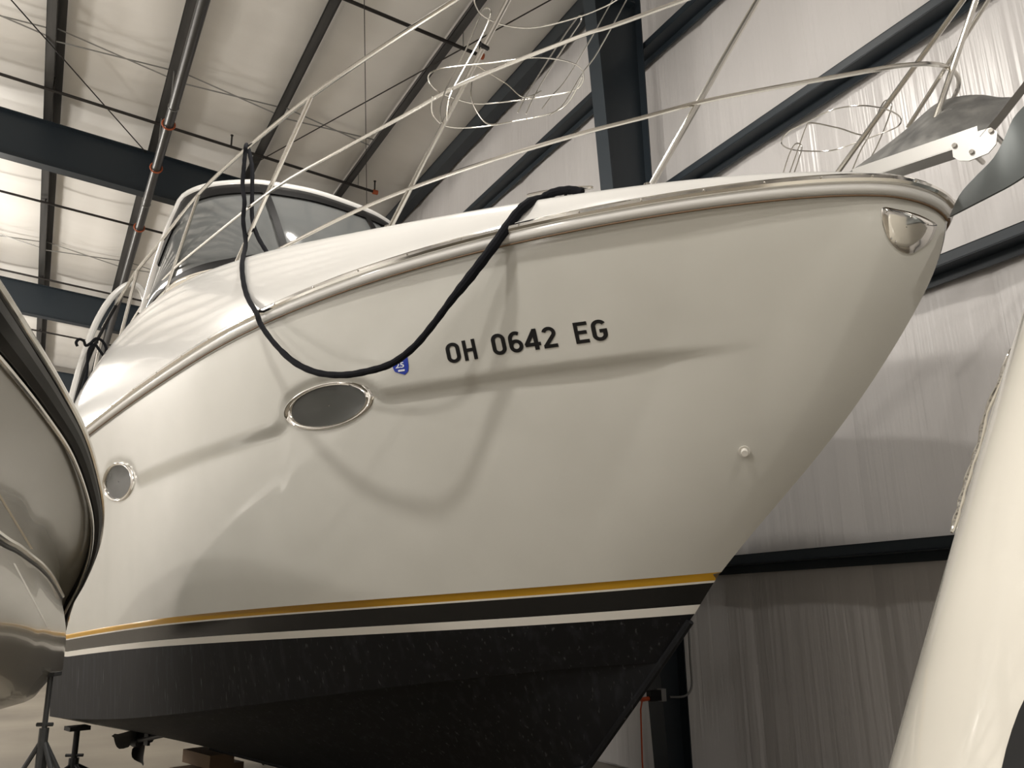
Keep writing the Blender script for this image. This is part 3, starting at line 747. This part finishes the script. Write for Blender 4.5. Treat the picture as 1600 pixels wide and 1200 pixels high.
# ---- cleat
cz = on_plan(872, 303, lambda s: DKP(s)-.05)
cp = bt(*cz)
tdir = AFT*.9+STB*.3; tdir /= np.linalg.norm(tdir)
a_ = np.array(bt(*on_plan(823, 306, lambda s: DKP(s)-.05))); b_ = np.array(bt(*on_plan(927, 293, lambda s: DKP(s)-.05)))
cl = MB().tube(catmull([a_, a_*.75+b_*.25+EZ*.008, a_*.5+b_*.5+EZ*.01, a_*.25+b_*.75+EZ*.008, b_], 5), [.006]+[.0105]*19+[.006], 8).build('bow_cleat', 'chrome', boat)
for q in (.4, .6): MB().tube([a_*(1-q)+b_*q+EZ*.005, a_*(1-q)+b_*q-EZ*.09], .011, 8).build('cleat_foot', 'chrome', cl)

# ---- dock line
RO_ = lambda s: SH(s)+.075
rope_px = [(906, 300, 'd'), (890, 297, 'd'), (868, 301, 'd'), (848, 310, 'd'), (828, 324, 'e'), (806, 344, 'f')]
P = []
P += [bt(*on_plan(x, y, lambda s: DKP(s)-.03)) for x, y in [(910, 301), (893, 297), (868, 300)]]
def on_deck(x, y, off):
    h = deck_hit(x, y, off); return np.array(bt(*on_plan(x, y, lambda s: DKP(s)-.03))) if h is None else h
P += [on_deck(x, y, .02) for x, y in [(848, 309), (826, 324), (806, 343)]]
P += [bt(*on_plan(x, y, RO_)) for x, y in [(768, 389), (735, 432), (706, 468), (676, 508), (646, 543), (612, 568), (575, 580), (535, 586), (495, 582), (460, 566), (430, 538), (408, 508), (401, 490)]]
P += [on_deck(x, y, .02) for x, y in [(391, 466), (384, 440), (382, 412)]]
RPo = lambda s: RP(s)+.035
P += [bt(*on_plan(x, y, RPo)) for x, y in [(384, 380), (380, 345), (382, 315), (379, 290), (381, 262), (383, 240), (384, 229)]]
RPi = lambda s: RP(s)-.04
P += [bt(*on_plan(x, y, RPi)) for x, y in [(386, 227), (390, 240), (394, 265), (394, 300), (394, 340), (401, 366), (413, 388), (424, 404)]]
rp3 = catmull(P, 7)
rad = []
for i in range(len(rp3)):
    x_, y_ = proj(rp3[i]); r0 = .0185 if not (690 < x_ < 850) else .0185+.0075*sm(690, 735, x_)*(1-sm(830, 850, x_))
    if x_ < 440: r0 = .0165
    if x_ > 850: r0 = .022
    rad.append(r0*(1+.05*math.sin(i*1.7)))
tag(MB().tube(rp3, rad, 10).build('dock_line', 'rope'), 'thick black dock line draped from the bow cleat over the hull to the rail', 'rope')

# ---- anchor on the bow roller
RCH = boat
def b0(x, y, b=0.0): return bt(*on_b(x, y, b))
ch = MB(); a1, a2 = np.array(b0(1340, 283)), np.array(b0(1535, 218)); ax = (a2-a1)/2; nl = np.linalg.norm(ax); up_ = np.cross(ax/nl, STB); up_ = up_ if up_[2] > 0 else -up_
cc = (a1+a2)/2
ch.box(cc-up_*.02, ax, STB*.05, up_*.006); ch.box(cc+STB*.047+up_*.012, ax, STB*.004, up_*.034); ch.box(cc-STB*.047+up_*.012, ax, STB*.004, up_*.034)
roller = ch.build('bow_roller', 'alum', boat, smooth=False)
cheek = [(1487, 222), (1500, 214), (1549, 200), (1559, 207), (1557, 226), (1545, 240), (1515, 252), (1500, 252), (1490, 246)]
for sd in (.056, -.062): MB().prism([b0(x, y, sd) for x, y in cheek], STB*.006).build('roller_cheek', 'alum', roller, smooth=False)
for p in [(1492, 228), (1519, 238), (1549, 205)]: MB().lathe(b0(*p, .062), [(0, .012), (.010, .012), (.012, 0), (.012, -.13)], axis=tuple(STB), n=10).build('bolt', 'chrome', roller)
anc = thing('anchor', 'galvanised steel plough anchor stowed on the bow roller', 'anchor', b0(1520, 235))
sh_ = [np.array(b0(1535, 218, .03)), np.array(b0(1562, 186, .03)), np.array(b0(1590, 150, .03)), np.array(b0(1625, 105, .03))]
MB().tube(sh_, .034, 4, sy=.5).build('shank', 'alum', anc, smooth=False)
# curved fluke: swept between a lower and an upper edge, bent across the boat
lo_e = [(1332, 270), (1365, 266), (1400, 249), (1425, 235), (1450, 224), (1480, 217), (1510, 214), (1548, 202), (1566, 185)]
up_e = [(1325, 270), (1372, 236), (1412, 205), (1440, 180), (1466, 160), (1500, 150), (1535, 148), (1562, 152), (1588, 151)]
lo_c = resample(catmull(lo_e, 6), 30); up_c = resample(catmull(up_e, 6), 30)
rws = []
for v in np.linspace(0, 1, 8):
    rws.append([np.array(b0(*(lo_c[i]*(1-v)+up_c[i]*v), -.02-.22*v**1.4)) for i in range(30)])
back = [[p-STB*.012 for p in r] for r in rws]
fl = MB(); fl.grid(rws); fl.grid(back); fl.grid([rws[0], back[0]]); fl.grid([rws[-1], back[-1]]); fl.build('fluke', 'galvanised', anc, auto=40)
w1 = [(1484, 337), (1500, 303), (1525, 275), (1552, 247), (1570, 215), (1588, 178), (1640, 130)]
w2 = [(1484, 338), (1515, 322), (1550, 304), (1580, 288), (1610, 268), (1640, 245), (1670, 220)]
c1 = resample(catmull(w1, 6), 24); c2 = resample(catmull(w2, 6), 24)
rws = [[np.array(b0(*(c1[i]*(1-v)+c2[i]*v), .10+.10*v)) for i in range(24)] for v in np.linspace(0, 1, 7)]
back = [[p-STB*.014 for p in r] for r in rws]
fl = MB(); fl.grid(rws); fl.grid(back); fl.grid([rws[0], back[0]]); fl.grid([rws[-1], back[-1]]); fl.build('fluke', 'dark_galv', anc, auto=40)

# ---- running gear
pc = on_b(212, 1160, .62); hub = np.array(bt(*pc))
MB().tube([hub+AFT*.06, hub-AFT*.9+EZ*.16], .02, 10).build('propeller_shaft', 'bronze', boat)
MB().box(hub-AFT*.28+EZ*.14, STB*.012, AFT*.05, EZ*.14).build('shaft_strut', 'bronze', boat, smooth=False)
prop = MB().lathe(hub, [(0, -.10), (.035, -.09), (.045, 0), (.04, .07), (0, .11)], axis=tuple(AFT), n=16).build('propeller', 'bronze', boat)
for a in (2.75, -1.15, .8):
    rws = []
    for k in range(8):
        q = k/7; r_ = .03+.20*q; wd = .13*math.sin(math.pi*min(max(q, .06)**.62, .93)); tw_ = math.radians(58-30*q)
        cdir = STB*math.cos(a)*-1+EZ*math.sin(a); tdir = -STB*-math.sin(a)*1+EZ*math.cos(a)
        cen_ = hub+cdir*r_
        row = []
        for e in np.linspace(-1, 1, 7):
            row.append(cen_+(tdir*math.sin(tw_)*.95+AFT*math.cos(tw_))*wd*e)
        rws.append(row)
    bk = [[p+AFT*.008 for p in r] for r in rws]
    m_ = MB(); m_.grid(rws); m_.grid(bk); m_.build('blade', 'bronze', prop, auto=60)

# ---- supports
def keel_world_z(s): return bt(*keel_pt((s-CS)/(LEN-CS)))[2]
def block(s, name, label):
    zt2 = keel_world_z(s)-.03; c = bt(s, 0, 0); t = thing(name, label, 'block', (c[0], c[1], 0), 'keel blocks under the white boat')
    n2 = max(1, int(round(zt2/.15))); h2 = zt2/n2
    for k in range(n2):
        e1, e2 = (AFT, STB) if k % 2 else (STB, AFT)
        MB().box((c[0], c[1], h2*(k+.5)), e1*.32, e2*.12, EZ*(h2/2-.002)).build('timber', 'wood', t, smooth=False)
block(3.6, 'keel_block', 'stack of timber keel blocks under the middle of the white boat'); block(7.35, 'keel_block', 'stack of timber keel blocks under the white boat near its propeller')
def stand(top, name, label, m_, rp_=.02, group='boat stands', spread=.42):
    top = np.asarray(top); z1 = top[2]
    t = thing(name, label, 'stand', (top[0], top[1], 0), group)
    MB().tube([(top[0], top[1], z1*.25), (top[0], top[1], z1-.03)], rp_, 10).build('screw_pole', m_, t)
    MB().box(top-EZ*.02, STB*.09, AFT*.09, EZ*.018).build('pad', m_, t, smooth=False)
    MB().tube([(top[0], top[1], z1*.22), (top[0], top[1], z1*.5)], rp_*1.7, 10).build('sleeve', m_, t)
    MB().tube([(top[0]-.07, top[1]+.04, z1*.54), (top[0]+.07, top[1]-.04, z1*.54)], .014, 8).build('wing_nut', m_, t)
    for k in range(4):
        a = .5+k*math.pi/2
        MB().tube([(top[0], top[1], z1*.42), (top[0]+spread*math.cos(a), top[1]+spread*math.sin(a), .012)], .016, 8).build('leg', m_, t)
    return t
q = on_plan(121, 1138, lambda s: 1.12 if s > 2 else 0)
gq = (q[0]-CS)/(LEN-CS); zc = (chine_pt(gq)*(1-(.2/1.32)*1.1)+keel_pt(gq)*(.2/1.32)*1.1)[2]
stand(bt(q[0], 1.12, zc-.03), 'boat_stand', 'black boat stand propping the white boat under its stern', 'rubber', .026)
stand(bt(q[0], -1.12, zc-.03), 'boat_stand', 'black boat stand propping the far side of the white boat', 'rubber', .026)

# ================================================================= boat at the left edge
K = 1.18
railp = [(-260, 100, 1.02), (-120, 300, 1.28), (-50, 410, 1.52), (0, 483, 1.75), (40, 541, 2.1), (85, 610, 2.6), (125, 682, 3.3), (147, 750, 4.0), (155, 800, 4.5), (150, 850, 4.9), (132, 900, 5.2), (108, 945, 5.4), (92, 1000, 5.5)]
strk = [(-260, 640, 1.05), (-120, 745, 1.45), (-50, 805, 1.9), (0, 841, 2.4), (22, 853, 2.75), (42, 868, 3.2), (60, 882, 3.6), (75, 898, 4.1), (84, 912, 4.5), (91, 925, 4.85), (96, 938, 5.1), (93, 965, 5.3), (82, 1025, 5.5)]
chn = [(-260, 1180, 1.4), (-120, 1130, 1.9), (-50, 1110, 2.5), (0, 1102, 3.1), (14, 1101, 3.4), (26, 1100, 3.7), (36, 1098, 4.0), (45, 1094, 4.4), (52, 1090, 4.7), (58, 1084, 5.0), (64, 1076, 5.2), (68, 1068, 5.35), (74, 1055, 5.5)]
def cv(l, n=60): return resample(catmull([at_d(x, y, d*K) for x, y, d in l], 6), n)
cr_, cs_, cc_ = cv(railp), cv(strk), cv(chn)
rows3 = []
for v in np.linspace(0, 1, 14): rows3.append([cr_[i]*(1-v)+cs_[i]*v-HH*.10*math.sin(math.pi*v) for i in range(60)])
for v in np.linspace(0, 1, 14)[1:]: rows3.append([cs_[i]*(1-v)+cc_[i]*v+(HH*.10-EZ*.02)*math.sin(math.pi*v) for i in range(60)])
kl = [p-HH*.95*min(1, .25+.9*(1-i/59))-EZ*.22*min(1, .3+(1-i/59)) for i, p in enumerate(cc_)]
for v in np.linspace(0, 1, 5)[1:]: rows3.append([cc_[i]*(1-v)+kl[i]*v for i in range(60)])
lb = thing('boat', 'dull beige boat hull with black and chrome gunwale beside the white boat\'s stern', 'boat', (cc_[25][0]-.3, cc_[25][1], .5))
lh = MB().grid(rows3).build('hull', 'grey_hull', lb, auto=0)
lw = [p-HH*2.1*min(1, .12+1.3*(1-i/59))+EZ*.03 for i, p in enumerate(cr_)]
MB().grid([[cr_[i]*(1-v)+lw[i]*v+EZ*.06*math.sin(math.pi*v) for i in range(60)] for v in np.linspace(0, 1, 6)]).build('deck', 'deck_white', lb, auto=0)
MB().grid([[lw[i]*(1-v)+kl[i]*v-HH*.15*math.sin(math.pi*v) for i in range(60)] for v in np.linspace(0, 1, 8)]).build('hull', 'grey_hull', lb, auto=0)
rl = list(cr_)
def offs(c, k, dz=0): return [p-HH*k+EZ*dz for p in c]
MB().tube(offs(cr_, .016, -.03), [.05-.022*i/59 for i in range(60)], 10, up=(0, 0, 1)).build('rub_rail', 'rubber', lb)
MB().tube(offs(cr_, -.022, .014), .014, 8).build('rail_insert', 'chrome', lb)
MB().tube(offs(cr_, .034, -.082), .010, 8).build('rail_base', 'chrome', lb)
MB().tube(cs_[:52], .026, 10, sy=.6).build('spray_rail', 'stainless', lb)
MB().tube([p-EZ*.022 for p in cs_[:52]], .014, 8).build('spray_rail_gasket', 'rubber', lb)
LBV = BVHTree.FromPolygons([Vector(p) for r in rows3 for p in r], [(i*60+j, i*60+j+1, (i+1)*60+j+1, (i+1)*60+j) for i in range(len(rows3)-1) for j in range(59)])
def lhit(x, y, off=.004):
    d = Vector(ray(x, y)).normalized(); h = LBV.ray_cast(Vector(CAM), d)
    return None if h[0] is None else np.array(h[0]-d*off)
for (a, b2, wd, mt, nm) in (((-3, 770), (50, 858), 4, 'tan', 'pinstripe'), ((22, 880), (76, 982), 3, 'stripe_white', 'moulding_line')):
    r1 = []
    for v in np.linspace(0, 1, 24):
        x_, y_ = a[0]+(b2[0]-a[0])*v, a[1]+(b2[1]-a[1])*v; p, q = lhit(x_-wd/2, y_), lhit(x_+wd/2, y_)
        if p is not None and q is not None: r1.append([p, q])
    if len(r1) > 2: MB().grid(r1).build(nm, mt, lb)
sp_ = at_d(70, 1132, 5.6)
kt = LBV.ray_cast(Vector((sp_[0], sp_[1], .05)), Vector((0, 0, 1)))
zs = kt[0][2] if kt[0] is not None else sp_[2]+.3
t = thing('tripod_stand', 'grey steel tripod boat stand below the beige hull', 'stand', (sp_[0], sp_[1], 0), 'boat stands')
zc = sp_[2]
MB().tube([(sp_[0], sp_[1], zc-.25), (sp_[0], sp_[1], zs-.03)], .016, 10).build('screw_pole', 'stand_grey', t)
MB().box((sp_[0], sp_[1], zs-.024), HH*.045, DD*.045, EZ*.012).build('pad', 'stand_grey', t, smooth=False)
MB().tube([(sp_[0], sp_[1], zc-.32), (sp_[0], sp_[1], zc-.02)], .028, 10).build('sleeve', 'stand_grey', t)
MB().tube([np.array([sp_[0], sp_[1], zc-.0])-HH*.05, np.array([sp_[0], sp_[1], zc-.0])+HH*.05], .012, 8).build('wing_nut', 'stand_grey', t)
for a in (-.35, .5, 1.8, 3.3):
    MB().tube([(sp_[0], sp_[1], zc-.08), np.array([sp_[0], sp_[1], .012])+HH*.42*math.cos(a)+DD*.42*math.sin(a)], .015, 8).build('leg', 'stand_grey', t)

# ================================================================= boat at the right edge
sil = [(1690, 240, 2.75), (1642, 370, 2.68), (1600, 492, 2.6), (1562, 608, 2.52), (1512, 768, 2.42), (1450, 980, 2.32), (1388, 1205, 2.24), (1340, 1400, 2.2), (1312, 1560, 2.16)]
sc_ = resample(catmull([at_d(x, y, d) for x, y, d in sil], 6), 50)
# hull section swept along the profile: a rounded nose turning toward and away from the aisle
def vrow(p, i):
    out = []
    vd = p-CAM; vd[2] = 0; vd /= np.linalg.norm(vd); sd = np.array([vd[1], -vd[0], 0])
    for a in np.linspace(-75, 100, 40):
        r_ = math.radians(a); out.append(p+sd*.62*(1-math.cos(r_))-vd*.72*math.sin(r_))
    return out
rows4 = [vrow(p.copy(), i) for i, p in enumerate(sc_)]
rb = thing('boat', 'glossy cream boat hull standing close to the white boat\'s bow and the wall', 'boat', (sc_[-1][0]+.5, sc_[-1][1]-.1, .4))
MB().grid(rows4).build('hull', 'cream_hull', rb, auto=0)
RBV = BVHTree.FromPolygons([Vector(p) for r in rows4 for p in r], [(i*40+j, i*40+j+1, (i+1)*40+j+1, (i+1)*40+j) for i in range(49) for j in range(39)])
def rhit(x, y, off=.004):
    d = Vector(ray(x, y)).normalized(); h = RBV.ray_cast(Vector(CAM), d)
    return None if h[0] is None else np.array(h[0]-d*off)
rr_ = [(1569, 545, 2.62), (1552, 594, 2.62), (1530, 645, 2.60), (1520, 690, 2.58), (1507, 728, 2.57), (1494, 770, 2.55), (1486, 800, 2.54), (1476, 832, 2.52)]
MB().tube(catmull([at_d(x+11, y, d) for x, y, d in rr_], 6), [.003]+[.0065+.004*math.sin(i*.55)**2 for i in range(41)]+[.004], 10).build('rail_moulding', 'chrome', rb)
dk_ = []
for x, y in [(1640, 1020), (1618, 1060), (1604, 1085), (1592, 1110), (1581, 1140), (1572, 1170), (1565, 1200), (1556, 1240)]:
    p, q = rhit(x, y), rhit(x+60, y+20)
    if p is not None and q is not None: dk_.append([p, q])
if len(dk_) > 2: MB().grid(dk_).build('dark_band', 'rubber', rb)
bl = rows4[-1]; zl_ = min(p[2] for p in bl)
c = np.mean(np.array(bl), 0)
t = thing('trailer_block', 'timber block under the glossy cream hull', 'block', (c[0], c[1], 0))
MB().box((c[0], c[1], zl_/2), HH*.3, DD*.3, EZ*(zl_/2-.003)).build('timber', 'wood', t, smooth=False)

# ================================================================= electrics on the column
jb = np.array(at_Y(1031, 1086, YC-.12))
t = thing('junction_box', 'small grey outlet box with an orange plug on the dark column', 'outlet', jb-EZ*.05)
MB().box(jb+np.array([.02, .0, 0]), (.025, 0, 0), (0, .03, 0), (0, 0, .05)).build('box', 'box_grey', t, smooth=False)
MB().box(jb+np.array([-.06, 0, 0]), (.06, 0, 0), (0, .028, 0), (0, 0, .042)).build('outlet_body', 'rubber', t, smooth=False)
MB().tube([jb+np.array([-.20, 0, -.025]), jb+np.array([-.11, 0, -.02])], .018, 8).build('plug', 'red_orange', t)
MB().tube([jb+np.array([-.19, 0, -.03]), jb+np.array([-.21, 0, -.1]), jb+np.array([-.215, .01, -.5]), jb+np.array([-.21, .01, -.75])], .007, 6).build('cord', 'red_orange', t)
cpx = [(1046, 1089), (1062, 1089), (1073, 1086), (1080, 1076), (1081, 1060), (1079, 1035), (1077, 1000), (1074, 950), (1070, 900)]
tag(MB().tube(catmull([at_Y(x, y, YC-.125) for x, y in cpx], 5), .010, 8).build('conduit', 'conduit'), 'thin grey electrical conduit bending into the outlet box on the column', 'conduit')
